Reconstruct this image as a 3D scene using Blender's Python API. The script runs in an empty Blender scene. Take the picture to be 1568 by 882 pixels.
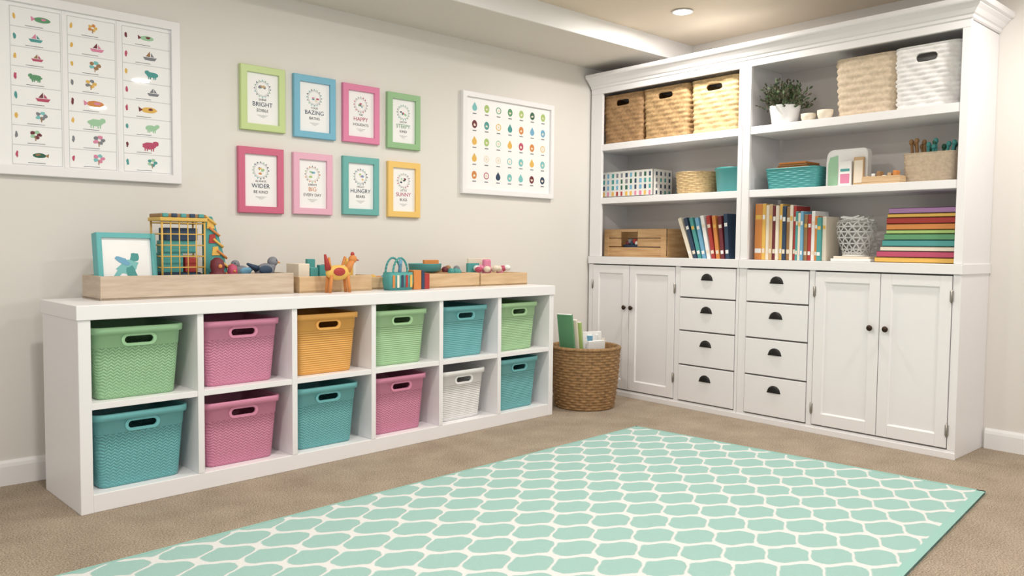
import bpy, bmesh, math, random
from mathutils import Matrix, Vector
random.seed(7)
scn=bpy.context.scene
col=scn.collection
def lin(c):
    return tuple((x/12.92 if x<=0.04045 else ((x+0.055)/1.055)**2.4) for x in c)
def rgb(r,g,b): return lin((r/255,g/255,b/255))
# ------------------------------------------------------------ materials
def mat(name,c,rough=0.5,bump=None,var=0.0,vscale=30,metal=0.0,spec=0.5,emis=None,coat=0.0):
    m=bpy.data.materials.new(name);m.use_nodes=True
    nt=m.node_tree;bs=nt.nodes['Principled BSDF']
    bs.inputs['Base Color'].default_value=(*c,1);bs.inputs['Roughness'].default_value=rough
    bs.inputs['Metallic'].default_value=metal
    bs.inputs['Specular IOR Level'].default_value=spec
    if coat: bs.inputs['Coat Weight'].default_value=coat
    if emis:
        bs.inputs['Emission Color'].default_value=(*emis[0],1);bs.inputs['Emission Strength'].default_value=emis[1]
    tc=nt.nodes.new('ShaderNodeTexCoord')
    if var>0:
        n=nt.nodes.new('ShaderNodeTexNoise');n.inputs['Scale'].default_value=vscale;n.inputs['Detail'].default_value=5
        nt.links.new(tc.outputs['Object'],n.inputs['Vector'])
        r=nt.nodes.new('ShaderNodeValToRGB')
        r.color_ramp.elements[0].position=0.3;r.color_ramp.elements[1].position=0.7
        r.color_ramp.elements[0].color=(*[x*(1-var) for x in c],1);r.color_ramp.elements[1].color=(*[min(1,x*(1+var)) for x in c],1)
        nt.links.new(n.outputs['Fac'],r.inputs['Fac']);nt.links.new(r.outputs['Color'],bs.inputs['Base Color'])
    if bump:
        kind,sc,st,dist=bump
        b=nt.nodes.new('ShaderNodeBump');b.inputs['Strength'].default_value=st;b.inputs['Distance'].default_value=dist
        if kind=='noise':
            t=nt.nodes.new('ShaderNodeTexNoise');t.inputs['Scale'].default_value=sc;t.inputs['Detail'].default_value=4
            nt.links.new(tc.outputs['Object'],t.inputs['Vector']);nt.links.new(t.outputs['Fac'],b.inputs['Height'])
        elif kind in('herring','ribs'):
            sp=nt.nodes.new('ShaderNodeSeparateXYZ');nt.links.new(tc.outputs['Object'],sp.inputs[0])
            def M(op,a,bb=None,cc=None):
                k=nt.nodes.new('ShaderNodeMath');k.operation=op
                for i,v in enumerate((a,bb,cc)):
                    if v is None: continue
                    if isinstance(v,(int,float)): k.inputs[i].default_value=v
                    else: nt.links.new(v,k.inputs[i])
                return k.outputs[0]
            h=M('ADD',sp.outputs[0],sp.outputs[1])
            if kind=='herring':
                zz=M('PINGPONG',h,0.013)
                q=M('ADD',M('MULTIPLY',zz,0.8),sp.outputs[2])
                s=M('SINE',M('MULTIPLY',q,2*math.pi/0.013))
                v=M('SINE',M('MULTIPLY',h,2*math.pi/0.013))
                o=M('ADD',s,M('MULTIPLY',M('ABSOLUTE',v),0.9))
            else:
                o=M('SINE',M('MULTIPLY',sp.outputs[2],2*math.pi/0.011))
            nt.links.new(o,b.inputs['Height'])
        nt.links.new(b.outputs[0],bs.inputs['Normal'])
    return m
def wood(name,c1,c2,scale=6):
    m=mat(name,c1,0.55);nt=m.node_tree;bs=nt.nodes['Principled BSDF']
    tc=[n for n in nt.nodes if n.type=='TEX_COORD'][0]
    mp=nt.nodes.new('ShaderNodeMapping');mp.inputs['Scale'].default_value=(1,1,8)
    n=nt.nodes.new('ShaderNodeTexNoise');n.inputs['Scale'].default_value=scale;n.inputs['Detail'].default_value=6
    r=nt.nodes.new('ShaderNodeValToRGB');r.color_ramp.elements[0].position=.3;r.color_ramp.elements[1].position=.72
    r.color_ramp.elements[0].color=(*c1,1);r.color_ramp.elements[1].color=(*c2,1)
    nt.links.new(tc.outputs['Object'],mp.inputs[0]);nt.links.new(mp.outputs[0],n.inputs['Vector'])
    nt.links.new(n.outputs['Fac'],r.inputs[0]);nt.links.new(r.outputs[0],bs.inputs['Base Color'])
    return m
P={}
def pm(key,c,**k):
    if key not in P: P[key]=mat(key,c,**k)
    return P[key]
WHITE=mat('white_lacquer',rgb(240,239,241),0.38,spec=0.4)
CABIN=mat('cabinet_interior',rgb(217,213,210),0.6)
WALL=mat('wall_paint',rgb(227,224,219),0.85,bump=('noise',220,0.06,0.002))
CEIL=mat('ceiling_paint',rgb(222,210,192),0.9)
SOFF=mat('soffit_paint',rgb(220,215,207),0.9)
TRIM=mat('trim_white',rgb(240,240,240),0.45)
PAPER=mat('paper',rgb(244,244,245),0.5,coat=0.3)
BLACK=mat('black_metal',rgb(28,26,26),0.4,metal=0.3)
STEEL=mat('hinge_steel',rgb(170,166,160),0.35,metal=0.8)
GOLDK=mat('knob_bronze',rgb(60,45,35),0.35,metal=0.7)
INK=mat('ink',rgb(70,70,75),0.8)
pal={k:mat('tint_'+k,rgb(*v),0.6) for k,v in dict(pink=(218,134,166),rose=(186,76,106),teal=(76,154,152),aqua=(125,192,193),mint=(160,203,168),green=(94,152,110),
 yellow=(226,182,90),orange=(210,136,72),red=(170,56,52),brown=(156,118,78),navy=(45,66,92),grey=(125,128,136),lime=(168,196,118),cream=(230,220,202),purple=(166,124,172),tan=(200,168,128),
 white=(238,238,236),dgreen=(42,95,74),sky=(114,170,202),maroon=(110,42,52)).items()}
PK=list(pal.keys())
TANB=mat('woven_seagrass_brown',rgb(160,126,88),0.7,var=0.25,vscale=60)
TANM=mat('woven_seagrass_mid',rgb(178,146,104),0.7,var=0.25,vscale=60)
TANL=mat('woven_seagrass_light',rgb(206,178,132),0.7,var=0.2,vscale=60)
BEIG=mat('woven_rope_beige',rgb(214,196,172),0.75,var=0.12,vscale=60)
WHTW=mat('woven_rope_white',rgb(236,235,234),0.7,var=0.06,vscale=60)
WICK=mat('wicker_natural',rgb(150,116,76),0.65,var=0.35,vscale=45)
WOOD=wood('light_wood',rgb(178,138,94),rgb(208,172,126))
WOODT=wood('tray_wood',rgb(196,164,124),rgb(216,188,150))
STONE=wood('washed_wood',rgb(186,168,148),rgb(206,190,172),9)
# ------------------------------------------------------------ builder
class B:
    def __init__(s): s.bm=bmesh.new();s.mats=[];s.M=Matrix.Identity(4)
    def mi(s,m):
        if m not in s.mats: s.mats.append(m)
        return s.mats.index(m)
    def add(s,tb,m,M=None,smooth=False):
        i=s.mi(m)
        for f in tb.faces: f.material_index=i;f.smooth=smooth
        T=s.M@(M if M is not None else Matrix.Identity(4))
        tb.transform(T)
        me=bpy.data.meshes.new('t');tb.to_mesh(me);tb.free();s.bm.from_mesh(me);bpy.data.meshes.remove(me)
    def box(s,x0,x1,y0,y1,z0,z1,m,bev=0,M=None,seg=2):
        tb=bmesh.new();bmesh.ops.create_cube(tb,size=1)
        for v in tb.verts: v.co=Vector((x0+(v.co.x+.5)*(x1-x0),y0+(v.co.y+.5)*(y1-y0),z0+(v.co.z+.5)*(z1-z0)))
        if bev>0: bmesh.ops.bevel(tb,geom=tb.edges[:],offset=bev,segments=seg,affect='EDGES',profile=.5)
        s.add(tb,m,M)
    def cyl(s,c,r1,r2,h,m,seg=24,M=None,caps=True):
        tb=bmesh.new();bmesh.ops.create_cone(tb,cap_ends=caps,segments=seg,radius1=r1,radius2=r2,depth=h)
        T=Matrix.Translation(c)@(M if M is not None else Matrix.Identity(4))@Matrix.Translation((0,0,h/2))
        s.add(tb,m,T,smooth=False if seg<10 else True)
    def ball(s,c,sc,m,M=None,seg=20):
        tb=bmesh.new();bmesh.ops.create_uvsphere(tb,u_segments=seg,v_segments=seg//2+2,radius=1)
        T=Matrix.Translation(c)@(M if M is not None else Matrix.Identity(4))@Matrix.Diagonal((*sc,1))
        s.add(tb,m,T,smooth=True)
    def rod(s,a,b,r,m,seg=8,r2=None):
        a=Vector(a);b=Vector(b);d=b-a
        q=d.to_track_quat('Z','Y').to_matrix().to_4x4()
        tb=bmesh.new();bmesh.ops.create_cone(tb,cap_ends=True,segments=seg,radius1=r,radius2=r if r2 is None else r2,depth=d.length)
        s.add(tb,m,Matrix.Translation((a+b)/2)@q,smooth=True)
    def lathe(s,prof,c,m,seg=40,M=None,sx=1,sy=1):
        tb=bmesh.new();rings=[]
        for r,z in prof:
            rings.append([tb.verts.new((r*sx*math.cos(2*math.pi*i/seg),r*sy*math.sin(2*math.pi*i/seg),z)) for i in range(seg)])
        for a,b in zip(rings,rings[1:]):
            for i in range(seg): tb.faces.new((a[i],a[(i+1)%seg],b[(i+1)%seg],b[i]))
        tb.faces.new(rings[0][::-1]);tb.faces.new(rings[-1])
        T=Matrix.Translation(c)@(M if M is not None else Matrix.Identity(4))
        s.add(tb,m,T,smooth=True)
    def loft(s,loops,m,smooth=False,cap=True):
        tb=bmesh.new();rings=[[tb.verts.new(p) for p in l] for l in loops]
        n=len(rings[0])
        for a,b in zip(rings,rings[1:]):
            for i in range(n): tb.faces.new((a[i],a[(i+1)%n],b[(i+1)%n],b[i]))
        if cap: tb.faces.new(rings[0][::-1]);tb.faces.new(rings[-1])
        s.add(tb,m,None,smooth)
    def flat(s,pts,y,m):   # polygon in XZ plane facing -Y
        tb=bmesh.new();vs=[tb.verts.new((x,y,z)) for x,z in pts];tb.faces.new(vs)
        bmesh.ops.recalc_face_normals(tb,faces=tb.faces[:]);s.add(tb,m)
    def ext(s,pts,y0,y1,m,M=None,bev=0):  # XZ polygon extruded along Y
        tb=bmesh.new();a=[tb.verts.new((x,y0,z)) for x,z in pts];b=[tb.verts.new((x,y1,z)) for x,z in pts];n=len(a)
        tb.faces.new(a);tb.faces.new(b[::-1])
        for i in range(n): tb.faces.new((a[i],b[i],b[(i+1)%n],a[(i+1)%n]))
        bmesh.ops.recalc_face_normals(tb,faces=tb.faces[:])
        if bev: bmesh.ops.bevel(tb,geom=tb.edges[:],offset=bev,segments=2,affect='EDGES')
        s.add(tb,m,M)
    def done(s,name,parent=None,M=None):
        me=bpy.data.meshes.new(name);s.bm.to_mesh(me);s.bm.free()
        for m in s.mats: me.materials.append(m)
        o=bpy.data.objects.new(name,me);col.objects.link(o)
        if M is not None: o.matrix_world=M
        if parent: o.parent=parent
        return o
def rrect(w,d,r,n):
    dense=[]
    for cx,cy,a0 in ((w/2-r,d/2-r,0),(-w/2+r,d/2-r,90),(-w/2+r,-d/2+r,180),(w/2-r,-d/2+r,270)):
        for k in range(13):
            a=math.radians(a0+90*k/12);dense.append((cx+r*math.cos(a),cy+r*math.sin(a)))
    dense.append(dense[0]);L=[0]
    for a,b in zip(dense,dense[1:]): L.append(L[-1]+math.dist(a,b))
    out=[];j=0
    for i in range(n):
        t=L[-1]*i/n
        while L[j+1]<t: j+=1
        f=(t-L[j])/max(1e-9,L[j+1]-L[j]);out.append((dense[j][0]*(1-f)+dense[j+1][0]*f,dense[j][1]*(1-f)+dense[j+1][1]*f))
    return out
def woven(b,w,d,r,h,m,taper=0.88,rows=14,cols=30,amp=0.004,th=0.008,bulge=0.0,rim=0.008,diag=0):
    n=cols*4;base=rrect(w,d,r,n);loops=[]
    def nrm(i):
        a=base[i-1];c=base[(i+1)%n];dx,dy=c[0]-a[0],c[1]-a[1];l=math.hypot(dx,dy) or 1
        return dy/l,-dx/l
    N=[nrm(i) for i in range(n)]
    def loop(z,k,off):
        return [((p[0]*k+N[i][0]*off(i)),(p[1]*k+N[i][1]*off(i)),z) for i,p in enumerate(base)]
    steps=rows*4
    for j in range(steps+1):
        f=j/steps;k=taper+(1-taper)*f+bulge*math.sin(math.pi*f)
        row=min(rows-1,j//4);s=abs(math.sin(math.pi*rows*f))
        def off(i,row=row,s=s):
            return amp*s*(0.5+0.5*math.cos(2*math.pi*(i/8)+(math.pi*row if not diag else diag*row)))*1.0+amp*.25*s
        loops.append(loop(h*f,k,off))
    loops.append(loop(h+rim*.1,1,lambda i:rim*.8));loops.append(loop(h+rim,1,lambda i:rim*.6))
    loops.append(loop(h+rim*1.3,1,lambda i:-th*.4));loops.append(loop(h+rim*.6,1,lambda i:-th-.002))
    for f in (0.75,0.5,0.25,0.03):
        k=taper+(1-taper)*f+bulge*math.sin(math.pi*f);loops.append(loop(max(h*f,.008),k,lambda i:-th))
    b.loft(loops,m,smooth=True)
def boolcut(o,cut):
    md=o.modifiers.new('b','BOOLEAN');md.operation='DIFFERENCE';md.object=cut;md.solver='EXACT'
    dg=bpy.context.evaluated_depsgraph_get();me=bpy.data.meshes.new_from_object(o.evaluated_get(dg))
    o.modifiers.clear();o.data=me;bpy.data.objects.remove(cut)
def stad(w,h,n=8,cx=0,cz=0):
    r=h/2;pts=[]
    for a0,sx in ((-90,1),(90,-1)):
        for k in range(n+1):
            a=math.radians(a0+180*k/n);pts.append((cx+sx*(w/2-r)+r*math.cos(a),cz+r*math.sin(a)))
    return pts
def text(s,size,loc,m,parent=None,rot=(math.pi/2,0,0)):
    c=bpy.data.curves.new('lettering','FONT');c.body=s;c.size=size;c.align_x='CENTER';c.align_y='CENTER';c.materials.append(m)
    o=bpy.data.objects.new('lettering',c);col.objects.link(o);o.location=loc;o.rotation_euler=rot
    if parent: o.parent=parent
    return o
# ------------------------------------------------------------ room
YW=4.138;XW=4.892;HC=2.58;HS=2.45;YS=3.52
def plane_box(name,x0,x1,y0,y1,z0,z1,m):
    b=B();b.box(x0,x1,y0,y1,z0,z1,m);return b.done(name)
# carpet
cm=bpy.data.materials.new('carpet');cm.use_nodes=True;nt=cm.node_tree;bs=nt.nodes['Principled BSDF']
bs.inputs['Roughness'].default_value=0.95;bs.inputs['Specular IOR Level'].default_value=0.1
tc=nt.nodes.new('ShaderNodeTexCoord')
n1=nt.nodes.new('ShaderNodeTexNoise');n1.inputs['Scale'].default_value=170;n1.inputs['Detail'].default_value=4
n2=nt.nodes.new('ShaderNodeTexNoise');n2.inputs['Scale'].default_value=5;n2.inputs['Detail'].default_value=6
r=nt.nodes.new('ShaderNodeValToRGB');r.color_ramp.elements[0].position=.34;r.color_ramp.elements[1].position=.66
r.color_ramp.elements[0].color=(*rgb(126,112,97),1);r.color_ramp.elements[1].color=(*rgb(200,185,166),1)
mx=nt.nodes.new('ShaderNodeMath');mx.operation='MULTIPLY_ADD';mx.inputs[1].default_value=.2
nt.links.new(tc.outputs['Object'],n1.inputs[0]);nt.links.new(tc.outputs['Object'],n2.inputs[0])
nt.links.new(n2.outputs['Fac'],mx.inputs[0])
m2=nt.nodes.new('ShaderNodeMath');m2.operation='MULTIPLY';m2.inputs[1].default_value=.8
nt.links.new(n1.outputs['Fac'],m2.inputs[0]);nt.links.new(m2.outputs[0],mx.inputs[2]);nt.links.new(mx.outputs[0],r.inputs[0])
nt.links.new(r.outputs[0],bs.inputs['Base Color'])
bp_=nt.nodes.new('ShaderNodeBump');bp_.inputs['Strength'].default_value=.8;bp_.inputs['Distance'].default_value=.008
nt.links.new(n1.outputs['Fac'],bp_.inputs['Height']);nt.links.new(bp_.outputs[0],bs.inputs['Normal'])
plane_box('floor',-3,XW+.1,-3,YW+.1,-.1,0,cm)
plane_box('wall_left',-3,XW+.1,YW,YW+.1,0,HC+.1,WALL)
plane_box('wall_right',XW,XW+.1,-3,YW,0,HC+.1,WALL)
plane_box('ceiling',-3,XW+.1,-3,YW+.1,HC,HC+.1,CEIL)
b=B();b.box(-3,XW,YS+.012,YW,HS,HC,SOFF);b.box(-3,XW,YS,YS+.012,HS,HC,TRIM);b.done('trim_soffit')
def baseboard(name,axis,a0,a1,w):
    b=B();pr=[(0,0),(.018,0),(.018,.085),(.014,.1),(.006,.112),(0,.112)]
    if axis=='x': b.loft([[(a0,w-o,z) for o,z in pr],[(a1,w-o,z) for o,z in pr]],TRIM)
    else: b.loft([[(w-o,a0,z) for o,z in pr],[(w-o,a1,z) for o,z in pr]],TRIM)
    bmesh.ops.recalc_face_normals(b.bm,faces=b.bm.faces[:]);b.done(name)
baseboard('baseboard_left','x',-3,4.46,YW);baseboard('baseboard_right','y',-3,1.49,XW)
b=B();b.box(XW-.008,XW,1.17,1.245,.36,.475,TRIM,.003)
for z in (.39,.435): b.box(XW-.010,XW-.006,1.19,1.225,z-.012,z+.014,pal['cream'],.002)
b.done('wall_outlet')
# ------------------------------------------------------------ rug
rm=bpy.data.materials.new('rug_trellis');rm.use_nodes=True;nt=rm.node_tree;bs=nt.nodes['Principled BSDF']
bs.inputs['Roughness'].default_value=.95;bs.inputs['Specular IOR Level'].default_value=.1
def M(op,*a):
    k=nt.nodes.new('ShaderNodeMath');k.operation=op
    for i,v in enumerate(a):
        if isinstance(v,(int,float)): k.inputs[i].default_value=v
        else: nt.links.new(v,k.inputs[i])
    return k.outputs[0]
tc=nt.nodes.new('ShaderNodeTexCoord');sp=nt.nodes.new('ShaderNodeSeparateXYZ')
nz=nt.nodes.new('ShaderNodeTexNoise');nz.inputs['Scale'].default_value=28;nz.inputs['Detail'].default_value=3
nt.links.new(tc.outputs['Object'],nz.inputs[0])
nt.links.new(tc.outputs['Object'],sp.inputs[0])
pp=.152;wob=M('MULTIPLY',M('SUBTRACT',nz.outputs['Fac'],.5),.016)
u=M('ADD',M('MULTIPLY',M('ADD',sp.outputs[0],sp.outputs[1]),.7071),wob)
v=M('ADD',M('MULTIPLY',M('SUBTRACT',sp.outputs[0],sp.outputs[1]),.7071),wob)
un=M('DIVIDE',u,pp);vn=M('DIVIDE',v,pp)
# sinuous cell borders give the white trellis its wavy, even-width lines
uw=M('ADD',un,M('MULTIPLY',M('SINE',M('MULTIPLY',vn,6.28318)),.07));vw=M('ADD',vn,M('MULTIPLY',M('SINE',M('MULTIPLY',un,6.28318)),.06))
fu=M('ABSOLUTE',M('SUBTRACT',M('FRACT',uw),.5));fv=M('ABSOLUTE',M('SUBTRACT',M('FRACT',vw),.5))
d=M('POWER',M('ADD',M('POWER',M('DIVIDE',fu,.412),5.5),M('POWER',M('DIVIDE',fv,.450),5.5)),.1818)
blobf=M('MULTIPLY',M('SUBTRACT',d,1.0),14)
cl=nt.nodes.new('ShaderNodeClamp');nt.links.new(blobf,cl.inputs[0])
mix=nt.nodes.new('ShaderNodeMix');mix.data_type='RGBA';nt.links.new(cl.outputs[0],mix.inputs[0])
mix.inputs[6].default_value=(*rgb(160,196,190),1);mix.inputs[7].default_value=(*rgb(224,226,225),1)
nt.links.new(mix.outputs[2],bs.inputs['Base Color'])
n3=nt.nodes.new('ShaderNodeTexNoise');n3.inputs['Scale'].default_value=300;nt.links.new(tc.outputs['Object'],n3.inputs[0])
bb=nt.nodes.new('ShaderNodeBump');bb.inputs['Strength'].default_value=.6;bb.inputs['Distance'].default_value=.004
hh=M('ADD',n3.outputs['Fac'],cl.outputs[0]);nt.links.new(hh,bb.inputs['Height']);nt.links.new(bb.outputs[0],bs.inputs['Normal'])
redge=mat('rug_binding',rgb(150,194,186),.9,bump=('noise',300,.4,.003))
A=(3.744,3.042);Bc=(3.957,1.194);C=(-.6,.67);D=(-.6,2.80)
b=B();q=[A,D,C,Bc]
b.loft([[(x,y,.0) for x,y in q],[(x,y,.011) for x,y in q]],rm)
def strip(p0,p1,w):
    p0=Vector(p0);p1=Vector(p1);t=(p1-p0).normalized();nn=Vector((-t.y,t.x))*w
    q=[p0,p1,p1+nn,p0+nn];b.loft([[(p.x,p.y,.0) for p in q],[(p.x,p.y,.0125) for p in q]],redge)
strip(C,Bc,.035)
strip(Bc,A,.014);strip(A,D,.010)
bmesh.ops.recalc_face_normals(b.bm,faces=b.bm.faces[:])
b.done('area_rug')
# ------------------------------------------------------------ cube storage shelf
MS=Matrix.Translation((.791,3.468,0))@Matrix.Rotation(math.radians(3.45),4,'Z')
b=B();L=2.828;D_=.48;bv=.003
b.box(-.006,L+.006,-.006,D_,.787,.847,WHITE,bv)
b.box(0,.048,0,D_,0,.787,WHITE,bv);b.box(L-.04,L,0,D_,0,.787,WHITE,bv)
b.box(.048,L-.04,.003,D_,0,.075,WHITE,bv)
cw=(L-.088-5*.028)/6;cells=[]
for i in range(6):
    x0=.048+i*(cw+.028);cells.append(x0)
    if i<5: b.box(x0+cw,x0+cw+.028,.002,D_-.01,.075,.787,WHITE,.0015)
    b.box(x0,x0+cw,.004,D_-.01,.421,.447,WHITE,.0015)
b.box(.04,L-.03,D_-.01,D_-.002,.07,.79,CABIN)
b.done('cube_storage_shelf',M=MS)
# bins
binmats={}
def binmat(k,kind):
    cols=dict(green=(154,198,154),pink=(214,138,168),orange=(230,170,88),teal=(110,180,184),white=(236,236,236),sage=(166,206,158))
    key=(k,kind)
    if key not in binmats: binmats[key]=mat('bin_plastic_'+k,rgb(*cols[k]),.45,bump=(kind,1,.6,.0024))
    return binmats[key]
def make_bin(M,k,kind='herring',w=.385,h=.30):
    m=binmat(k,kind);sm=pm('bin_smooth_'+k,m.node_tree.nodes['Principled BSDF'].inputs['Base Color'].default_value[:3],rough=.4)
    b=B();d=.40;n=96
    def lp(kx,z,o=0): 
        base=rrect(w-.024+2*o,d-.024+2*o,.035+o,n);return [(x*kx,y*kx,z) for x,y in base]
    t=.88
    K=lambda z:t+(1-t)*z/h
    body=[lp(K(0)*.97,0),lp(K(0)*.99,.004),lp(K(.012),.012)]+[lp(K(z),z) for z in (.08,.15,h-.085)]
    top=[lp(K(h-.085),h-.085),lp(K(h-.084),h-.084,.0015),lp(K(h-.03),h-.03,.0015),lp(1,h-.028,.010),lp(1,h-.004,.012),lp(1,h,.009),lp(1,h,.002),lp(1,h-.006,-.003)]
    inn=[lp(K(z),z,-.004) for z in (h-.09,.15,.08,.008)]
    b.loft(body+top+inn,m,smooth=True)
    i=b.mi(sm)
    for f in b.bm.faces:
        c=f.calc_center_median()
        if c.z>h-.0845: f.material_index=i
    o=b.done('storage_bin')
    cb=B();cb.ext(stad(.115,.030,cx=0,cz=h-.056),-d/2-.03,-d/2+.05,m);cut=cb.done('cut')
    boolcut(o,cut)
    # raised oval ring round handle
    rb=B();outer=stad(.143,.052,10,0,h-.056);inner=stad(.117,.031,10,0,h-.056)
    y0=-(d/2-.012)*K(h-.056)-.006;y1=y0+.006
    rb.loft([[(x,y1,z) for x,z in outer],[(x,y0+.001,z) for x,z in outer],[(x,y0+.001,z) for x,z in inner],[(x,y1+.003,z) for x,z in inner]],sm,smooth=False,cap=False)
    bmesh.ops.recalc_face_normals(rb.bm,faces=rb.bm.faces[:])
    rb.done('handle_ring',parent=o)
    o.matrix_world=M
    return o
spec=[[('green','herring',.385,.302),('teal','herring',.40,.315)],[('pink','herring',.385,.30),('pink','herring',.385,.30)],
 [('orange','ribs',.375,.305),('teal','herring',.375,.31)],[('sage','ribs',.37,.30),('pink','herring',.37,.31)],
 [('teal','ribs',.375,.30),('white','ribs',.36,.295)],[('sage','ribs',.36,.30),('teal','ribs',.37,.32)]]
for i,(t,l) in enumerate(spec):
    for j,(k,kd,w,h) in enumerate((t,l)):
        z=.4475 if j==0 else .0755
        rot=random.uniform(-1.0,1.6)
        Mx=MS@Matrix.Translation((cells[i]+w/2+.006+random.uniform(0,.006),.222,z))@Matrix.Rotation(math.radians(rot*.6),4,'Z')
        make_bin(Mx,k,kd,w,h)
# ------------------------------------------------------------ built-in bookcase
XC=4.468;XB=XW-.002;Y0=1.502;Y1=4.120;YM=2.812
b=B();W=WHITE
def bx(x0,x1,y0,y1,z0,z1,m=W,bev=.002): b.box(x0,x1,y0,y1,z0,z1,m,bev)
bx(XC+.023,XB,Y0+.001,Y0+.022,0,2.28);bx(XC+.023,XB,Y1-.022,Y1-.001,0,2.28)
bx(XC+.023,XB,YM-.025,YM+.015,0,2.262)
bx(XB-.012,XB-.001,Y0+.003,Y1-.003,0.05,2.27,CABIN,0)
bx(XC+.023,XB-.003,Y0+.004,Y1-.004,2.262,2.279)
# upper face frame (two units with a seam)
for y0,y1 in ((4.009,Y1),(YM+.001,2.846),(2.760,YM-.001),(Y0,1.543)):
    bx(XC,XC+.022,y0,y1,1.030,2.2445)
bx(XC,XC+.022,Y0,YM-.001,2.245,2.30);bx(XC,XC+.022,YM+.001,Y1,2.245,2.30)
# lower face frame
for y0,y1 in ((4.078,Y1),(3.272,3.311),(YM+.001,2.832),(2.757,YM-.001),(2.300,2.334),(Y0,1.541)):
    bx(XC,XC+.022,y0,y1,0.046,.974)
bx(XC,XC+.022,Y0,YM-.001,.0,.0455);bx(XC,XC+.022,YM+.001,Y1,.0,.0455)
bx(XC-.008,XC-.0005,Y0-.004,Y1,.0,.035)
# counter
bx(XC-.012,XB,Y0-.006,YM-.001,.975,1.029);bx(XC-.012,XB,YM+.001,Y1,.975,1.029)
# shelves
for z0,z1 in ((1.82,1.868),(1.425,1.470)):
    bx(XC+.004,XB-.013,Y0+.0415,YM-.0525,z0,z1);bx(XC+.004,XB-.013,YM+.0345,4.0085,z0,z1)
    bx(XC+.0235,XB-.013,4.0086,Y1-.023,z0,z1,W,0)
# gap backers
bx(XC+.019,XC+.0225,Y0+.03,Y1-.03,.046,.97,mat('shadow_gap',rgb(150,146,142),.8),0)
# doors
def door(y0,y1,z0,z1):
    s=.058;x0=XC-.004;x1=XC+.018
    bx(x0,x1,y0,y0+s,z0,z1,W,.0015);bx(x0,x1,y1-s,y1,z0,z1,W,.0015)
    bx(x0,x1,y0+s,y1-s,z0,z0+s+.01,W,.0015);bx(x0,x1,y0+s,y1-s,z1-s,z1,W,.0015)
    bx(XC+.006,XC+.016,y0+s-.002,y1-s+.002,z0+s,z1-s,W,0)
    i0,i1,j0,j1=y0+s,y1-s,z0+s+.01,z1-s
    o=[(i0,j0),(i1,j0),(i1,j1),(i0,j1)];e=.008;ii=[(i0+e,j0+e),(i1-e,j0+e),(i1-e,j1-e),(i0+e,j1-e)]
    tb=bmesh.new();va=[tb.verts.new((x0+.003,y,z)) for y,z in o];vb=[tb.verts.new((XC+.0055,y,z)) for y,z in ii]
    for k in range(4): tb.faces.new((va[k],va[(k+1)%4],vb[(k+1)%4],vb[k]))
    b.add(tb,W)
for y0,y1 in ((3.722,4.074),(3.315,3.716),(1.9155,2.296),(1.545,1.9115)): door(y0,y1,.055,.966)
for ys in ((2.836,3.268),(2.338,2.753)):
    for z0,z1 in ((.768,.966),(.541,.758),(.306,.531),(.055,.296)):
        bx(XC-.006,XC+.016,ys[0],ys[1],z0,z1,W,.003)
        c=(ys[0]+ys[1])/2;zc=z1-(.082 if z1<.9 else .070)
        tb=bmesh.new();bmesh.ops.create_uvsphere(tb,u_segments=24,v_segments=12,radius=1)
        bmesh.ops.bisect_plane(tb,geom=tb.verts[:]+tb.edges[:]+tb.faces[:],plane_co=(0,0,-.02),plane_no=(0,0,-1),clear_outer=True)
        bmesh.ops.bisect_plane(tb,geom=tb.verts[:]+tb.edges[:]+tb.faces[:],plane_co=(0,0,0),plane_no=(1,0,0),clear_outer=True)
        b.add(tb,BLACK,Matrix.Translation((XC-.006,c,zc-.006))@Matrix.Diagonal((.013,.044,.040,1)),smooth=True)
        b.box(XC-.0085,XC-.005,c-.046,c+.046,zc-.012,zc-.005,BLACK)
def knob(y,z):
    Mr=Matrix.Rotation(-math.pi/2,4,'Y')
    b.lathe([(.006,0),(.006,.012),(.015,.018),(.017,.025),(.012,.031),(.001,.034)],(XC-.003,y,z),GOLDK,20,Mr)
knob(3.752,.66);knob(3.688,.66);knob(1.958,.66);knob(1.872,.66)
for y,zz in ((3.313,(.2,.82)),(4.077,(.82,)),(2.298,(.15,.85)),(1.5435,(.15,.86))):
    for z in zz:
        b.cyl((XC-.007,y,z-.035),.0045,.0045,.07,STEEL,10);b.box(XC-.006,XC-.003,y-.009,y+.009,z-.028,z+.028,STEEL)
# crown
prof=[(.001,2.285),(.008,2.29),(.012,2.305),(.02,2.31),(.035,2.33),(.052,2.345),(.055,2.352),(.068,2.355),(.072,2.362),(.072,2.383),(.0,2.383)]
b.loft([[(XC-o,Y1,z),(XC-o,Y0-o,z),(XB,Y0-o,z),(XB,Y1,z)] for o,z in prof],W)
b.done('built_in_bookcase')
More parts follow.
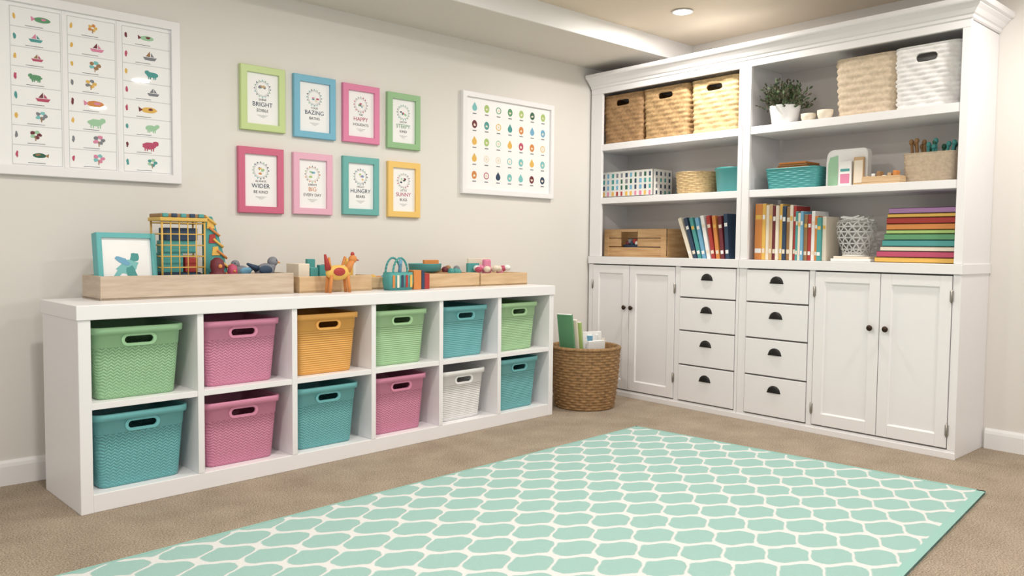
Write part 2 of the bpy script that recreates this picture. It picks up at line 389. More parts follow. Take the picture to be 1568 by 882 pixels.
# ------------------------------------------------------------ framed prints
def ringframe(b,x0,x1,z0,z1,w,y0,y1,m):
    o=[(x0,z0),(x1,z0),(x1,z1),(x0,z1)];i=[(x0+w,z0+w),(x1-w,z0+w),(x1-w,z1-w),(x0+w,z1-w)]
    loops=[[(x,y1,z) for x,z in o],[(x,y0+.003,z) for x,z in o],[(x+(.003 if x==x0 else -.003),y0,z+(.003 if z==z0 else -.003)) for x,z in o],
           [(x,y0,z) for x,z in i],[(x,y1,z) for x,z in i]]
    tb=bmesh.new();R=[[tb.verts.new(p) for p in l] for l in loops]
    for a,c in zip(R,R[1:]):
        for k in range(4): tb.faces.new((a[k],a[(k+1)%4],c[(k+1)%4],c[k]))
    bmesh.ops.recalc_face_normals(tb,faces=tb.faces[:]);b.add(tb,m)
def blob(b,x,z,rx,rz,y,m,n=14,j=.25,a0=0):
    pts=[]
    for k in range(n):
        a=2*math.pi*k/n;r=1+random.uniform(-j,j)
        px,pz=rx*r*math.cos(a),rz*r*math.sin(a)
        pts.append((x+px*math.cos(a0)-pz*math.sin(a0),z+px*math.sin(a0)+pz*math.cos(a0)))
    b.flat(pts,y,m)
def ring(b,x,z,r,t,y,m,n=28):
    tb=bmesh.new();a=[tb.verts.new((x+r*math.cos(2*math.pi*k/n),y,z+r*math.sin(2*math.pi*k/n))) for k in range(n)]
    c=[tb.verts.new((x+(r-t)*math.cos(2*math.pi*k/n),y,z+(r-t)*math.sin(2*math.pi*k/n))) for k in range(n)]
    for k in range(n): tb.faces.new((a[k],a[(k+1)%n],c[(k+1)%n],c[k]))
    bmesh.ops.recalc_face_normals(tb,faces=tb.faces[:]);b.add(tb,m)
FR=[((1.735,1.988,1.708,2.053),(196,216,150),['SHINE','BRIGHT','EDIBLE'],'navy'),((2.039,2.299,1.699,2.047),(118,182,208),['YOUR','BAZING','BATHS'],'navy'),
 ((2.346,2.594,1.701,2.040),(224,132,170),['THE','HAPPY','HOLIDAYS'],'rose'),((2.649,2.892,1.692,2.030),(148,190,142),['GROW','STEEPY','KIND'],'green'),
 ((1.720,1.977,1.265,1.618),(208,104,134),['ALWAYS','WIDER','BE KIND'],'navy'),((2.034,2.277,1.268,1.613),(232,178,200),['DREAM','BIG','EVERY DAY'],'orange'),
 ((2.345,2.591,1.276,1.618),(108,178,174),['HELLO','HUNGRY','BEARS'],'navy'),((2.654,2.893,1.272,1.612),(240,200,116),['LITTLE','SUNNY','BUGS'],'rose')]
for (x0,x1,z0,z1),c,words,ik in FR:
    b=B();fm=mat('frame_paint',rgb(*c),.4)
    ringframe(b,x0,x1,z0,z1,.036,YW-.024,YW-.001,fm)
    b.box(x0+.03,x1-.03,YW-.010,YW-.002,z0+.03,z1-.03,PAPER)
    y=YW-.0105;cx=(x0+x1)/2;cz=(z0+z1)/2
    m1=pal[ik]
    ring(b,cx,cz+.055,.042,.0015,y,m1);ring(b,cx,cz+.055,.036,.001,y,pal['grey'])
    for k in range(16):
        a=2*math.pi*k/16;blob(b,cx+.045*math.cos(a),cz+.055+.045*math.sin(a),.005,.003,y-.0003,pal[random.choice([ik,'grey','mint','aqua'])],7,.2,a)
    for k in range(5): blob(b,cx+random.uniform(-.018,.018),cz+.05+random.uniform(-.014,.02),random.uniform(.005,.012),random.uniform(.004,.008),y-.0004-k*.0001,pal[random.choice(PK)],9,.3)
    for k in range(3): b.flat([(cx-.03+.01*k,cz-.088-.006*k),(cx+.03-.01*k,cz-.088-.006*k),(cx+.03-.01*k,cz-.0865-.006*k),(cx-.03+.01*k,cz-.0865-.006*k)],y,pal['grey'])
    o=b.done('framed_print')
    for k,wd in enumerate(words):
        text(wd,(.016,.033,.022)[k],(cx,y-.0006,cz-.0+(-.004,-.03,-.062)[k]),INK if k!=1 else m1,o)
# big chart on left
b=B();x0,x1,z0,z1=.56,1.424,1.396,2.20
ringframe(b,x0,x1,z0,z1,.042,YW-.03,YW-.001,WHITE)
b.box(x0+.03,x1-.03,YW-.014,YW-.002,z0+.03,z1-.03,PAPER)
y=YW-.0145;lg=mat('pale_grey_line',rgb(205,207,212),.7)
def creature(b,x,z,s,y):
    c=pal[random.choice(['pink','rose','teal','aqua','green','yellow','orange','brown','grey','mint','dgreen'])]
    c2=pal[random.choice(['pink','teal','grey','brown','yellow','maroon'])]
    f=random.choice((-1,1));t=random.randrange(4)
    if t==0:
        blob(b,x,z,s,s*.5,y,c,16,.12);blob(b,x+f*s*.9,z+s*.35,s*.42,s*.36,y-.0002,c,10,.15)
        for k in (-.6,-.3,.3,.6): b.flat([(x+k*s-.002,z-s*.8),(x+k*s+.002,z-s*.8),(x+k*s+.003,z-s*.3),(x+k*s-.003,z-s*.3)],y-.0001,c)
    elif t==1:
        blob(b,x,z,s*1.1,s*.42,y,c,18,.06);b.flat([(x-f*s*.9,z),(x-f*s*1.5,z+s*.4),(x-f*s*1.4,z-s*.35)],y-.0001,c2);blob(b,x+f*s*.2,z+s*.1,s*.4,s*.18,y-.0003,c2,9,.3)
    elif t==2:
        b.flat([(x-s,z-s*.1),(x-s*.7,z-s*.55),(x+s*.7,z-s*.55),(x+s,z-s*.1)],y,c);b.flat([(x-s*.6,z),(x,z+s*.8),(x+s*.05,z)],y-.0001,c2);b.flat([(x+s*.15,z),(x+s*.15,z+s*.6),(x+s*.6,z)],y-.0002,c)
    else:
        for k in range(5): blob(b,x+s*.55*math.cos(k*1.257),z+s*.2+s*.45*math.sin(k*1.257),s*.35,s*.28,y-.00005*k,c if k%2 else c2,9,.2)
        b.flat([(x-.002,z-s*.8),(x+.002,z-s*.8),(x+.002,z),(x-.002,z)],y-.0004,pal['brown'])
cols=((.693,.893),(.920,1.125),(1.155,1.381))
for ci,(a,c) in enumerate(cols):
    for s in ((a,a+.0025),(c-.0025,c)): b.flat([(s[0],1.445),(s[1],1.445),(s[1],2.14),(s[0],2.14)],y,lg)
    if ci<2: b.box(c+.006,c+.022,YW-.018,YW-.012,1.44,2.155,WHITE)
    for k in range(9):
        zz=1.445+k*.0868
        b.flat([(a,zz-.0015),(c,zz-.0015),(c,zz+.0015),(a,zz+.0015)],y-.0001,lg)
        if k<8:
            creature(b,(a+c)/2+random.uniform(-.01,.03),zz+.044,random.uniform(.024,.034),y-.0004)
            blob(b,a+.018,zz+.045,.006,.014,y-.0004,pal[random.choice(['rose','yellow','teal','grey','maroon'])],9,.3)
            b.flat([(a+.06,zz+.008),(a+.13,zz+.008),(a+.13,zz+.0105),(a+.06,zz+.0105)],y-.0003,pal['grey'])
b.done('animal_chart_frame')
# right chart
b=B();x0,x1,z0,z1=3.224,4.066,1.445,2.117
ringframe(b,x0,x1,z0,z1,.034,YW-.03,YW-.001,WHITE);b.box(x0+.03,x1-.03,YW-.012,YW-.002,z0+.03,z1-.03,PAPER);y=YW-.0125
cc=[['teal','dgreen','mint','lime','aqua','green'],['rose','maroon','orange','yellow','sky','teal'],['rose','pink','lime','mint','yellow','orange'],['pink','aqua','cream','yellow','sky','mint'],['maroon','rose','aqua','orange','navy','teal']]
for i in range(7):
    for j in range(5):
        cx=3.335+i*.105;cz=2.02-j*.112
        m=pal[random.choice(cc[j])]
        t=random.choice((0,1,1,2))
        if t==0: b.flat([(cx,cz+.034)]+[(cx+.021*math.cos(a),cz-.004+.021*math.sin(a)) for a in [math.radians(30-k*24) for k in range(11)]],y,m)
        elif t==1: b.flat([(cx+.022*math.cos(k*.4488),cz+.027*math.sin(k*.4488)) for k in range(14)],y,m);blob(b,cx,cz-.004,.010,.008,y-.0002,pal['cream'],9,.3)
        else: ring(b,cx,cz,.023,.006,y,m);blob(b,cx,cz,.01,.01,y,pal['cream'],9,.1)
        b.flat([(cx-.016,cz-.045),(cx+.016,cz-.045),(cx+.016,cz-.038),(cx-.016,cz-.038)],y,pal['grey'])
b.done('shapes_chart_frame')
# ------------------------------------------------------------ items on the low shelf
ZT=.8475
def tray(name,s0,s1,t0,t1,h,m,th=.012,filler=None):
    b=B();b.M=MS
    b.box(s0,s1,t0,t1,ZT,ZT+.012,m,.002)
    b.box(s0,s1,t0,t0+th,ZT,ZT+h,m,.003);b.box(s0,s1,t1-th,t1,ZT,ZT+h,m,.003)
    b.box(s0,s0+th,t0+th,t1-th,ZT,ZT+h,m,.003);b.box(s1-th,s1,t0+th,t1-th,ZT,ZT+h,m,.003)
    if filler: filler(b)
    return b.done(name)
tray('wooden_toy_tray',.155,1.075,.215,.455,.105,STONE,.02)
# teal photo frame in tray
b=B();Mf=MS@Matrix.Translation((.175,.285,ZT+.014))@Matrix.Rotation(math.radians(-8),4,'X')@Matrix.Rotation(math.radians(4),4,'Z');b.M=Mf
tl=mat('teal_paint',rgb(98,178,180),.45)
ringframe(b,0,.262,0,.285,.022,0,.05,tl);b.box(.012,.25,.012,.045,.012,.273,PAPER);y=.0115
b.box(.002,.26,.046,.05,.002,.283,tl)
for (x,z,rx,rz,a,cn) in ((.13,.13,.05,.028,.4,'aqua'),(.165,.175,.022,.02,0,'teal'),(.09,.10,.04,.012,.9,'aqua'),(.15,.10,.02,.04,.3,'teal'),(.11,.16,.035,.014,-.5,'sky'),(.135,.065,.045,.012,0,'teal')): blob(b,x,z,rx,rz,y,pal[cn],14,.18,a);y-=.0002
b.done('teal_picture_frame')
# toy house crate
b=B();b.M=MS@Matrix.Translation((.45,.30,ZT+.013))
yl=mat('warm_yellow',rgb(214,176,92),.5);w_,d_,h_=.20,.13,.34
for x in (0,w_):
    for yy in (0,d_): b.rod((x,yy,0),(x,yy,h_),.005,yl)
for k in range(7):
    z=.02+k*.052
    b.rod((0,0,z),(w_,0,z),.003,yl);b.rod((0,0,z),(0,d_,z),.003,yl);b.rod((w_,0,z),(w_,d_,z),.003,yl);b.rod((0,d_,z),(w_,d_,z),.003,yl)
for k in range(1,5): b.rod((w_*k/5,0,0),(w_*k/5,0,h_),.003,yl)
b.box(.01,w_-.01,.02,d_-.01,.0,.10,pal['navy'],.004);b.box(.015,.11,.03,d_-.01,.10,.19,pal['teal'],.004);b.box(.12,w_-.02,.03,d_-.01,.10,.17,pal['red'],.004)
b.box(.02,w_-.03,.03,d_-.01,.19,.25,pal['teal'],.004);b.box(.03,w_-.02,.03,d_-.01,.25,.31,pal['navy'],.004)
b.box(-.012,w_+.012,-.012,d_+.01,h_,h_+.018,yl,.004);b.box(-.006,w_+.006,-.006,d_+.005,h_+.018,h_+.035,pal['brown'],.004)
for k in range(5): b.box(.0+k*.042,.025+k*.042,-.014,d_+.012,h_+.019,h_+.036,pal['navy' if k%2 else 'teal'],.003)
b.done('toy_wire_crate')
b=B();b.M=MS@Matrix.Translation((.685,.335,ZT+.013))
pts=[(0,.0),(.11,.0),(.10,.09),(.06,.25),(.02,.37),(-.02,.36),(-.02,.1)]
b.ext(pts,0,.03,pal['teal'],bev=.003)
for k,(x,z,m) in enumerate(((.01,.33,'yellow'),(.02,.26,'red'),(.035,.2,'yellow'),(.05,.14,'orange'),(.065,.08,'red'),(.02,.08,'navy'),(.03,.02,'yellow'))): b.ext([(x-.02,z-.02),(x+.02,z-.02),(x+.01,z+.025),(x-.015,z+.02)],-.004,0,pal[m])
for k in range(6): b.rod((-.018+k*.02,-.006,.37-k*.055),(.035+k*.018,-.006,.33-k*.055),.006,pal['orange' if k%2 else 'yellow'])
b.done('toy_slide_board')
def bird(name,s,t,z,sc,m,m2,face=1):
    b=B();b.M=MS@Matrix.Translation((s,t,z))@Matrix.Diagonal((face*sc,sc,sc,1))
    b.ball((0,0,.045),(.055,.036,.042),m,Matrix.Rotation(-.25,4,'Y'));b.ball((.045,0,.095),(.028,.026,.027),m)
    b.rod((.03,0,.05),(.045,0,.09),.024,m,12,.02)
    b.rod((.068,0,.093),(.092,0,.088),.009,pal['orange'],10,.001)
    b.rod((-.04,0,.055),(-.10,0,.085),.02,m2,10,.006)
    for sy in (-1,1): b.ball((-.01,sy*.03,.052),(.038,.01,.024),m2);b.ball((.056,sy*.02,.102),(.005,.005,.005),INK,seg=8);b.rod((0,sy*.015,.02),(.005,sy*.018,.001),.005,pal['orange']);b.ball((.012,sy*.018,.005),(.014,.008,.0045),pal['orange'],seg=10)
    bmesh.ops.recalc_face_normals(b.bm,faces=b.bm.faces[:])
    return b.done(name)
zt=ZT+.0125
b=B();b.M=MS
for k,m in enumerate(('brown','tan','brown','tan','brown')): b.box(.812+.047*k,.857+.047*k,.245,.43,zt,zt+.058,pal[m],.004)
b.done('toy_blocks')
bird('toy_bird',.955,.29,zt+.0585,.95,pal['grey'],pal['navy'],1)
bird('toy_bird',.875,.375,zt+.0585,.8,pal['grey'],pal['sky'],-1)
b=B();b.M=MS@Matrix.Translation((.70,.275,zt))
b.lathe([(.02,0),(.037,.01),(.043,.05),(.037,.09),(.028,.105),(.034,.125),(.03,.155),(.012,.17),(.001,.172)],(0,0,0),pal['maroon'],24)
b.ball((.0,-.033,.13),(.01,.006,.01),pal['orange'],seg=10);b.ball((-.012,-.026,.143),(.004,.004,.004),INK,seg=8);b.ball((.012,-.026,.143),(.004,.004,.004),INK,seg=8)
b.done('peg_doll')
b=B();b.M=MS@Matrix.Translation((.775,.272,zt))
b.lathe([(.02,0),(.028,.01),(.032,.04),(.026,.07),(.02,.085),(.025,.10),(.02,.13),(.001,.14)],(0,0,0),pal['rose'],24)
b.ball((.0,-.024,.105),(.007,.005,.007),pal['orange'],seg=10)
b.done('peg_doll')
# wooden trays with contents
def blocks(b,s0,s1,t0,t1,n,zb,zh,names,rot=True):
    for k in range(n):
        s=s0+(s1-s0)*(k+.5)/n;t=random.uniform(t0,t1);h=random.uniform(*zh);w=(s1-s0)/n*.42
        Mx=Matrix.Translation((s,t,zb))@Matrix.Rotation(random.uniform(-.3,.3) if rot else 0,4,'Z')
        b.box(-w,w,-.02,.02,0,h,pal[random.choice(names)],.003,M=Mx)
def f1(b):
    b.box(1.135,1.20,.27,.40,ZT+.013,ZT+.15,pal['cream'],.004);b.box(1.205,1.25,.27,.40,ZT+.013,ZT+.13,pal['teal'],.004)
    blocks(b,1.39,1.54,.26,.38,4,ZT+.013,(.12,.17),['cream','white','yellow','grey']);blocks(b,1.25,1.4,.34,.4,3,ZT+.013,(.12,.16),['teal','red','navy'])
    b.rod((1.43,.36,ZT+.05),(1.47,.35,ZT+.185),.008,pal['orange']);b.rod((1.50,.36,ZT+.05),(1.48,.35,ZT+.175),.008,pal['yellow'])
tray('wooden_toy_tray',1.11,1.56,.22,.44,.085,WOODT,.01,f1)
# rooster toy in front
b=B();b.M=MS@Matrix.Translation((1.30,.155,ZT))
o_=pal['orange'];y_=pal['yellow']
for x in (-.05,.05):
    for yy in (-.015,.02): b.rod((x+(-.01 if x<0 else .01),yy,.0),(x,yy,.09),.009,o_)
b.ball((0,0,.105),(.075,.03,.04),y_);b.rod((.05,0,.11),(.085,0,.165),.022,o_,12,.016);b.ball((.09,0,.175),(.024,.018,.022),o_)
b.rod((.105,0,.172),(.13,0,.168),.008,pal['red'],8,.001);b.ball((.088,0,.2),(.012,.006,.014),pal['red'],seg=10)
b.rod((-.06,0,.12),(-.08,0,.20),.018,pal['red'],10,.006);b.rod((-.055,0,.12),(-.055,0,.185),.014,o_,10,.005);b.ball((-.01,-.028,.11),(.035,.008,.022),pal['red'])
b.done('toy_rooster')
# teal carry bag
b=B();b.M=MS@Matrix.Translation((1.70,.17,ZT))
b.loft([[(x*.9,y*.9,0) for x,y in rrect(.17,.09,.02,32)],[(x,y,.05) for x,y in rrect(.17,.09,.02,32)],[(x,y,.10) for x,y in rrect(.165,.08,.02,32)],[(x*.93,y*.85,.10) for x,y in rrect(.165,.08,.02,32)],[(x*.9,y*.8,.03) for x,y in rrect(.165,.08,.02,32)]],pal['teal'],True)
for yy in (-.035,.035):
    pr=None
    for k in range(13):
        a=math.pi*k/12;p=(-.01+.05*math.cos(a),yy,.095+.085*math.sin(a))
        if pr: b.rod(pr,p,.006,pal['teal'])
        pr=p
for k in range(5): b.box(-.07+.03*k,-.055+.03*k,-.048,-.0445,.015,.085,pal[('orange','cream','navy','red','yellow')[k]],.001)
b.box(.09,.145,-.03,.03,0,.11,pal['orange'],.004);b.box(.147,.17,-.03,.03,0,.11,pal['navy'],.004);b.box(.172,.21,-.025,.03,0,.09,pal['red'],.004)
b.rod((.01,0,.08),(.02,0,.17),.01,pal['sky'])
b.done('toy_carry_bag')
def f2(b):
    for k in range(6): b.ball((1.615+.045*k,.36,ZT+.05+.01*(k%2)),(.025,.025,.022),pal[('rose','yellow','orange','sky','mint','red')[k]],seg=14)
tray('wooden_toy_tray',1.575,1.885,.28,.44,.07,WOODT,.01,f2)
def f3(b):
    b.lathe([(.06,0),(.085,.01),(.09,.05),(.092,.052),(.084,.052),(.078,.015),(.0,.014)],(2.03,.34,ZT+.09),tl,28,sx=1.2)
    b.box(1.93,2.16,.27,.42,ZT+.013,ZT+.089,pal['brown'],.004)
    for k in range(7): b.ball((2.18+.022*k,.30+random.uniform(0,.08),ZT+.09+random.uniform(-.01,.02)),(.022,.022,.022),pal[random.choice(['grey','orange','brown','teal','maroon'])],seg=12)
    b.box(2.17,2.33,.27,.42,ZT+.013,ZT+.075,pal['cream'],.004);b.box(1.98,2.09,.28,.30,ZT+.09,ZT+.165,pal['orange'],.003)
tray('wooden_toy_tray',1.905,2.355,.20,.44,.085,WOODT,.012,f3)
def f4(b):
    b.box(2.39,2.76,.26,.42,ZT+.013,ZT+.065,pal['cream'],.004)
    for k in range(12): b.ball((2.44+.022*k,.28+random.uniform(0,.09),ZT+.095+random.uniform(-.01,.02)),(.026,.024,.02),pal[random.choice(['pink','white','rose','cream','pink'])],seg=12)
    b.box(2.52,2.58,.33,.36,ZT+.065,ZT+.165,pal['pink'],.01);b.box(2.40,2.5,.36,.38,ZT+.065,ZT+.14,pal['teal'],.004)
    b.box(2.44,2.62,.40,.415,ZT+.013,ZT+.17,pal['cream'],.003)
tray('wooden_toy_tray',2.365,2.785,.20,.44,.08,WOODT,.012,f4)
# ------------------------------------------------------------ floor basket with books
b=B();woven(b,.47,.47,.2349,.405,WICK,.84,rows=22,cols=34,amp=.010,th=.012,bulge=.03,rim=.016)
fb=b.done('wicker_basket');fb.location=(3.995,3.71,0)
b=B()
def book(b,w,t,h,m,M):
    b.M=M;b.box(-t/2,t/2,-w/2,w/2,0,h,m,.001);b.box(-t/2+.002,t/2-.002,-w/2+.003,w/2+.0015,.003,h+.0015,PAPER)
for (dx,dy,h,tilt,rz,m,w) in ((-.05,.07,.66,-.20,.0,'green',.11),(-.022,.06,.62,-.19,.0,'cream',.11),(.0,.05,.60,-.17,.0,'lime',.11),(.03,.05,.50,-.12,.3,'sky',.15),(.06,.03,.50,-.05,.25,'white',.15),(.09,.0,.47,.04,.3,'cream',.15),(.0,-.06,.47,-.1,1.2,'white',.15),(.06,-.06,.45,.05,1.3,'grey',.15),(.04,-.02,.52,.0,1.0,'white',.15)):
    book(b,w,.02,h-.02,pal[m],Matrix.Translation((3.995+dx,3.71+dy,.014))@Matrix.Rotation(rz+.3,4,'Z')@Matrix.Rotation(tilt,4,'Y'))
b.done('picture_books')
# ------------------------------------------------------------ bookcase contents
RY=Matrix.Rotation(-math.pi/2,4,'Z')   # local -Y front -> world -X
S1=1.869;S2=1.471;S3=1.030
def place(o,x,y,z,rz=0): o.matrix_world=Matrix.Translation((x,y,z))@Matrix.Rotation(rz,4,'Z')@RY;return o
def handle_cut(o,w,h,zc,dy):
    cb=B();cb.ext(stad(w,h,8,0,zc),-dy-.04,-dy+.06,WHITE);boolcut(o,cb.done('cut'))
for y,m,w in ((3.865,TANB,.375),(3.475,TANM,.385),(3.07,TANL,.37)):
    b=B();woven(b,w,.28,.03,.352,m,.93,rows=11,cols=20,amp=.009,th=.008,rim=.008,diag=math.pi/2)
    o=b.done('seagrass_basket');handle_cut(o,.125,.042,.30,.14);place(o,4.665,y,S1,random.uniform(-.02,.02))
b=B();woven(b,.37,.28,.06,.33,BEIG,.90,rows=9,cols=16,amp=.010,th=.008,rim=.008,diag=math.pi);o=b.done('rope_basket');place(o,4.68,2.075,S1)
b=B();woven(b,.345,.28,.05,.33,WHTW,.93,rows=13,cols=22,amp=.009,th=.008,rim=.008,diag=math.pi/2);o=b.done('rope_basket');handle_cut(o,.11,.045,.27,.14);place(o,4.66,1.735,S1)
# plant
b=B();b.lathe([(.06,0),(.075,.004),(.082,.05),(.094,.118),(.096,.122),(.088,.122),(.082,.10),(.0,.098)],(4.60,2.60,S1),pm('glazed_pot',rgb(240,240,240),rough=.3),36)
gm=[mat('leaf_a',rgb(66,88,58),.6),mat('leaf_b',rgb(92,112,76),.6),mat('leaf_c',rgb(92,86,68),.6)]
random.seed(3)
for k in range(130):
    a=random.uniform(0,2*math.pi);el=random.uniform(.1,1.45);l=random.uniform(.11,.19)*(.8+.2*math.sin(el))
    p0=Vector((4.60+random.uniform(-.04,.04),2.60+random.uniform(-.04,.04),S1+.10))
    d=Vector((math.cos(a)*math.cos(el),math.sin(a)*math.cos(el),math.sin(el)))
    p1=p0+d*l;b.rod(p0,p1,.0012,gm[2],4)
    for j in range(10):
        t=.2+.8*j/9;p=p0.lerp(p1,t)+Vector([random.uniform(-.006,.006) for _ in range(3)])
        aa=random.uniform(0,6.28);dd=(d+Vector((math.cos(aa),math.sin(aa),random.uniform(-.4,.8)))*.9).normalized();sd=dd.cross(Vector((random.random(),random.random(),random.random()))).normalized()
        L_=random.uniform(.018,.032);w=L_*.24
        tb=bmesh.new();tb.faces.new([tb.verts.new(q) for q in (p,p+dd*L_*.5+sd*w,p+dd*L_,p+dd*L_*.5-sd*w)]);b.add(tb,random.choice(gm))
b.done('potted_plant')
random.seed(11)
for y,h,r_ in ((2.42,.050,.045),(2.315,.060,.046)):
    b=B();b.lathe([(r_*.6,0),(r_*.75,.004),(r_*.98,h*.6),(r_,h),(r_*.93,h),(r_*.7,.012),(0,.010)],(4.56,y,S1),pal['cream'],28);b.done('small_bowl')
# row 2 left : patterned fabric box
b=B();x0,x1,y0,y1=4.55,4.78,3.585,4.085;z0=S2
fm=mat('fabric_white',rgb(226,226,222),.8)
b.box(x0,x1,y0,y1,z0,z0+.01,fm);b.box(x0,x0+.008,y0,y1,z0,z0+.195,fm,.002);b.box(x1-.008,x1,y0,y1,z0,z0+.195,fm,.002);b.box(x0,x1,y0,y0+.008,z0,z0+.195,fm,.002);b.box(x0,x1,y1-.008,y1,z0,z0+.195,fm,.002)
for r_ in range(4):
    for c_ in range(11):
        yc=y0+.03+c_*.044;zc=z0+.03+r_*.045
        m=pal[random.choice(['navy','teal','grey','dgreen','sky'])] if r_>0 else pal[random.choice(['rose','red','orange','pink','yellow'])]
        b.box(x0-.0012,x0+.001,yc-.008*(1+c_%3*.3),yc+.009,zc-.017,zc+.014,m)
    for c_ in range(4): b.box(x0+.03+c_*.05,x0+.048+c_*.05,y0-.0012,y0+.001,z0+.015+r_*.045,z0+.042+r_*.045,pal[random.choice(['navy','teal','grey'])])
b.done('patterned_storage_box')
b=B();woven(b,.30,.30,.1499,.15,TANL,.9,rows=12,cols=20,amp=.005,th=.008,rim=.006);place(b.done('round_basket'),4.70,3.31,S2)
b=B();tm=mat('teal_enamel',rgb(72,152,152),.4)
b.lathe([(.10,0),(.112,.005),(.125,.15),(.130,.156),(.130,.166),(.122,.168),(.116,.15),(.10,.012),(0,.01)],(4.67,2.995,S2),tm,40);b.done('teal_bucket')
# row 2 right
b=B();woven(b,.35,.24,.04,.125,tm,.9,rows=10,cols=24,amp=.004,th=.006,rim=.007)
for k in range(5): b.box(-.13+.01*k,.12-.008*k,-.09,.09,.10+.014*k,.113+.014*k,pal[('orange','yellow','orange','brown','orange')[k]],.004)
place(b.done('teal_fabric_basket'),4.67,2.53,S2)
b=B()
pts=[(-.125,0),(.125,0),(.125,.16)]+[(.10+.025*math.cos(a),.20+.025*math.sin(a)) for a in (0,.5,1.0,1.57)]+[(-.08+.04*math.cos(a),.19+.035*math.sin(a)) for a in (1.57,2.1,2.6,3.14)]+[(-.125,.15)]
b.ext(pts,0,.06,pal['white'],bev=.004)
b.flat([(-.11,.01),(-.05,.01),(-.05,.19),(-.10,.18),(-.11,.14)],-.0015,pal['mint']);b.ext([(-.03,.0),(.045,.0),(.045,.15),(-.03,.15)],-.03,-.012,pal['white'],bev=.002)
b.flat([(-.02,.02),(.035,.02),(.035,.075),(-.02,.075)],-.031,pal['pink']);b.flat([(-.02,.09),(.035,.09),(.035,.105),(-.02,.105)],-.031,pal['teal'])
b.ext([(.055,.0),(.115,.0),(.115,.17),(.055,.17)],-.025,-.008,pal['tan'],bev=.002);b.flat([(.06,.02),(.11,.02),(.11,.15),(.06,.15)],-.0255,pal['cream'])
place(b.done('card_display'),4.62,2.205,S2)
b=B()
b.M=Matrix.Translation((4.58,1.955,S2))@RY
b.box(-.11,.10,-.06,.03,0,.012,WOODT,.003);b.box(-.11,.10,-.06,-.05,.012,.045,WOODT,.002);b.box(-.11,.10,.02,.03,.012,.045,WOODT,.002);b.box(-.11,-.10,-.05,.02,.012,.045,WOODT,.002);b.box(.09,.10,-.05,.02,.012,.045,WOODT,.002)
for k in range(6): b.box(-.095+.03*k,-.075+.03*k,-.04,.01,.012,.05+.012*(k%3),pal[('tan','white','brown','cream','tan','orange')[k]],.003)
b.done('craft_tray')
b=B();woven(b,.27,.18,.03,.165,BEIG,.93,rows=10,cols=18,amp=.004,th=.007,rim=.006)
for k in range(15):
    x=-.115+.0165*k;y=random.uniform(-.05,.05);h=random.uniform(.20,.25);m=pal['brown' if k<5 else ('teal' if k%2 else 'dgreen')]
    p=(x*.8,y,.01);q=(x+random.uniform(-.02,.02),y,h);b.rod(p,q,.008,m,10);b.ball(q,(.013,.013,.017),m,seg=10)
place(b.done('brush_basket'),4.725,1.755,S2)
# row 3 left: wooden crate
b=B();b.M=Matrix.Translation((4.56,3.755,S3))@RY
w,d,h=.58,.26,.205
b.box(-w/2,w/2,0,d,0,.012,WOOD,.002)
for x0,x1 in ((-w/2,-w/2+.016),(w/2-.016,w/2)): b.box(x0,x1,0,d,.012,h,WOOD,.002)
for z0,z1 in ((.012,.07),(.076,.135),(.141,h)):
    b.box(-w/2,w/2,d-.012,d,z0,z1,WOOD,.002)
    if z0<.07: b.box(-w/2,w/2,-.002,.01,z0,z1,WOOD,.002)
    else: b.box(-w/2,-w/2+.16,-.002,.01,z0,z1,WOOD,.002);b.box(.03,w/2,-.002,.01,z0,z1,WOOD,.002)
b.box(-w/2+.16,.03,-.002,.01,h-.02,h,WOOD,.002)
for x in (-w/2+.0,w/2-.045): b.box(x,x+.045,-.008,-.002,0,h,WOOD,.002)
for k in range(6): b.ball((-.10+.022*k,.05,.1+.015*(k%2)),(.02,.02,.02),pal[('maroon','grey','navy','red','white','brown')[k]],seg=12)
b.box(-.13,.02,.03,.12,.012,.09,pal['navy'],.003)
b.done('wooden_crate')
def spine(b,y0,t,h,m,x0=4.54,d=.17,tilt=0,z=S3):
    Mx=Matrix.Translation((x0,y0,z))@Matrix.Rotation(tilt,4,'X')
    b.box(0,d,0,t,0,h,m,.0015,M=Mx);b.box(.003,d+.001,.002,t-.002,.004,h+.001,PAPER,0,M=Mx)
    b.box(-.0008,.002,.003,t-.003,h*.72,h*.80,pal[random.choice(['cream','white','yellow'])],0,M=Mx);b.box(-.0008,.002,.003,t-.003,h*.12,h*.2,pal[random.choice(['cream','white'])],0,M=Mx)
b=B();cs=['cream','navy','teal','sky','white','red','orange','maroon','navy']
for k in range(9): spine(b,3.225-.036*k,.027,.30-.004*(k%4),pal[cs[k]],tilt=-(.36-.035*k))
b.done('leaning_books')
b=B();y=2.748;bc=['orange','yellow','cream','tan','maroon','cream','yellow','navy','brown','cream','red','teal','cream','sky','brown','red','white','orange','teal','cream','orange','navy']
hs=[.355,.355,.345,.35,.34,.34,.35,.335,.33,.34,.335,.30,.29,.30,.28,.28,.30,.27,.26,.265,.25,.25]
for k in range(22):
    t=random.uniform(.017,.026) if k else .05
    if y-t<2.275: break
    spine(b,y-t,t-.001,hs[k],pal[bc[k]],x0=4.53+random.uniform(0,.02),tilt=0);y-=t
b.done('row_of_books')
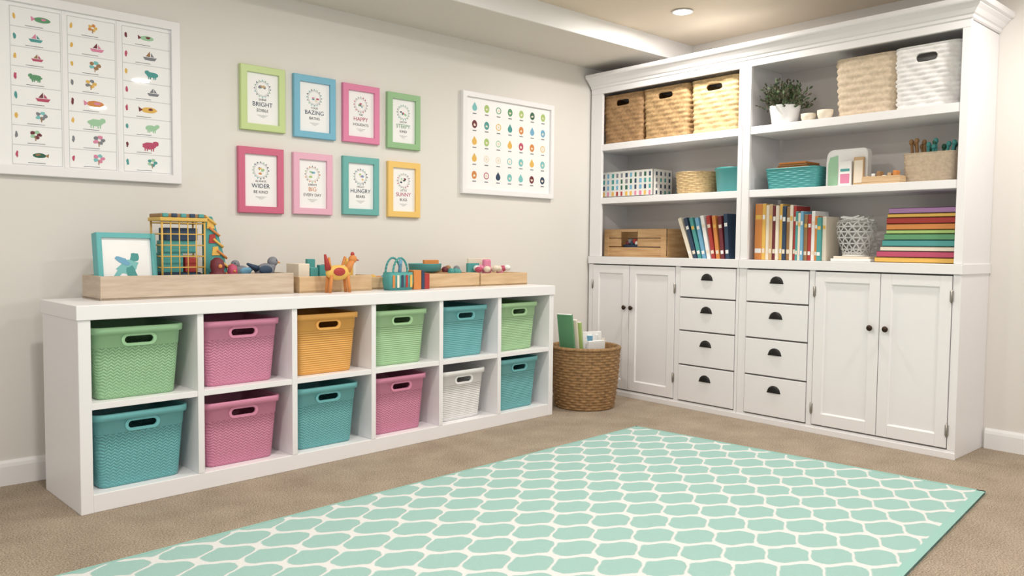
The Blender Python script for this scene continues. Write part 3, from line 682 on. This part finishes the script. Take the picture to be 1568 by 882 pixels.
# white books + lattice vase
b=B();b.M=Matrix.Translation((4.62,2.13,S3))@RY
b.box(-.115,.12,-.08,.08,0,.016,pal['white'],.002);b.box(-.10,.11,-.075,.075,.016,.030,pal['cream'],.002);b.done('stacked_white_books')
b=B();b.M=Matrix.Translation((4.63,2.135,S3+.031))
pr=[(.07,0),(.075,.01),(.078,.03),(.095,.075),(.108,.12),(.113,.165),(.108,.20)]
n=14
tb=bmesh.new();R=[]
for j in range(9):
    f=j/8*6;k=min(5,int(f));g=f-k;r_=pr[k][0]*(1-g)+pr[k+1][0]*g;z=pr[k][1]*(1-g)+pr[k+1][1]*g
    R.append([tb.verts.new((r_*math.cos(2*math.pi*(i+.5*(j%2))/n)*1.0,r_*math.sin(2*math.pi*(i+.5*(j%2))/n),z)) for i in range(n)])
for j in range(8):
    for i in range(n):
        if j%2==0: tb.faces.new((R[j][i],R[j][(i+1)%n],R[j+1][i]));tb.faces.new((R[j][(i+1)%n],R[j+1][(i+1)%n],R[j+1][i]))
        else: tb.faces.new((R[j][i],R[j+1][(i+1)%n],R[j+1][i]));tb.faces.new((R[j][i],R[j][(i+1)%n],R[j+1][(i+1)%n]))
bmesh.ops.wireframe(tb,faces=tb.faces[:],thickness=.008,use_replace=True,use_even_offset=True,offset=0)
b.add(tb,pal['white'],smooth=False)
b.lathe([(.075,0),(.076,.006),(.07,.008),(0,.008)],(0,0,0),pal['white'],28)
for k in range(14):
    a=random.uniform(0,6.28);a2=a+random.uniform(1.5,3);b.rod((.1*math.cos(a),.1*math.sin(a),.19+random.uniform(0,.03)),(.09*math.cos(a2),.09*math.sin(a2),.21+random.uniform(0,.03)),.0035,pal['white'])
b.done('lattice_vase')
# coloured book stack
b=B();b.M=Matrix.Translation((4.65,1.765,S3))@RY
z=0
for k,(c,w,h) in enumerate((('yellow',.42,.030),('rose',.41,.034),('cream',.39,.026),('teal',.38,.036),('green',.37,.034),('lime',.36,.022),('orange',.36,.034),('red',.36,.034),('yellow',.355,.022),('purple',.35,.032))):
    w2=w/2;off=.205-w2
    b.box(off-w2,off+w2,-.12,.12,z,z+.004,pal[c],.001);b.box(off-w2,off+w2,-.12,.12,z+h-.005,z+h-.001,pal[c],.001)
    b.box(off-w2,off+w2,-.12,-.116,z,z+h-.001,pal[c],.001);b.box(off-w2+.004,off+w2-.004,-.115,.117,z+.004,z+h-.005,PAPER)
    z+=h
b.done('stack_of_coloured_books')
# ------------------------------------------------------------ lights
EM=mat('downlight_lens',rgb(255,250,240),.5,emis=((1,.95,.88),12))
def downlight(x,y,z,e=18.5):
    b=B();b.lathe([(.068,-.004),(.068,-.008),(.05,-.008),(.05,-.001),(.0,-.001)],(x,y,z),TRIM,32)
    b.lathe([(.05,-.0075),(.05,-.0095),(.0,-.0095)],(x,y,z),EM,32)
    o=b.done('recessed_downlight')
    l=bpy.data.lights.new('downlight_lamp','AREA');l.shape='DISK';l.size=.14;l.energy=e;l.color=(1,.95,.89)
    lo=bpy.data.objects.new('downlight_lamp',l);col.objects.link(lo);lo.location=(x,y,z-.02);lo.parent=o
for x,y in ((4.13,3.05),(4.13,.9),(2.4,2.6),(2.3,.6),(.8,2.4),(.6,.3),(-1,1),(2.4,-1.2)): downlight(x,y,HC)
w=bpy.data.worlds.new('World');scn.world=w;w.use_nodes=True
w.node_tree.nodes['Background'].inputs[0].default_value=(1.0,.98,.96,1);w.node_tree.nodes['Background'].inputs[1].default_value=.84
# ------------------------------------------------------------ camera
yaw,pit,rol=.842,.053,.010
F=Vector((math.cos(yaw)*math.cos(pit),math.sin(yaw)*math.cos(pit),-math.sin(pit)));R_=Vector((math.sin(yaw),-math.cos(yaw),0));U=R_.cross(F)
R2=R_*math.cos(rol)+U*math.sin(rol);U2=U*math.cos(rol)-R_*math.sin(rol)
cd=bpy.data.cameras.new('camera');cam=bpy.data.objects.new('camera',cd);col.objects.link(cam);scn.camera=cam
cd.sensor_width=36;cd.lens=36*1208.7/1568;cd.clip_start=.05
m=Matrix.Identity(4)
for i in range(3): m[i][0]=R2[i];m[i][1]=U2[i];m[i][2]=-F[i]
m[2][3]=1.1
cam.matrix_world=m
try:
    scn.view_settings.view_transform='Standard';scn.view_settings.look='None'
except Exception: pass
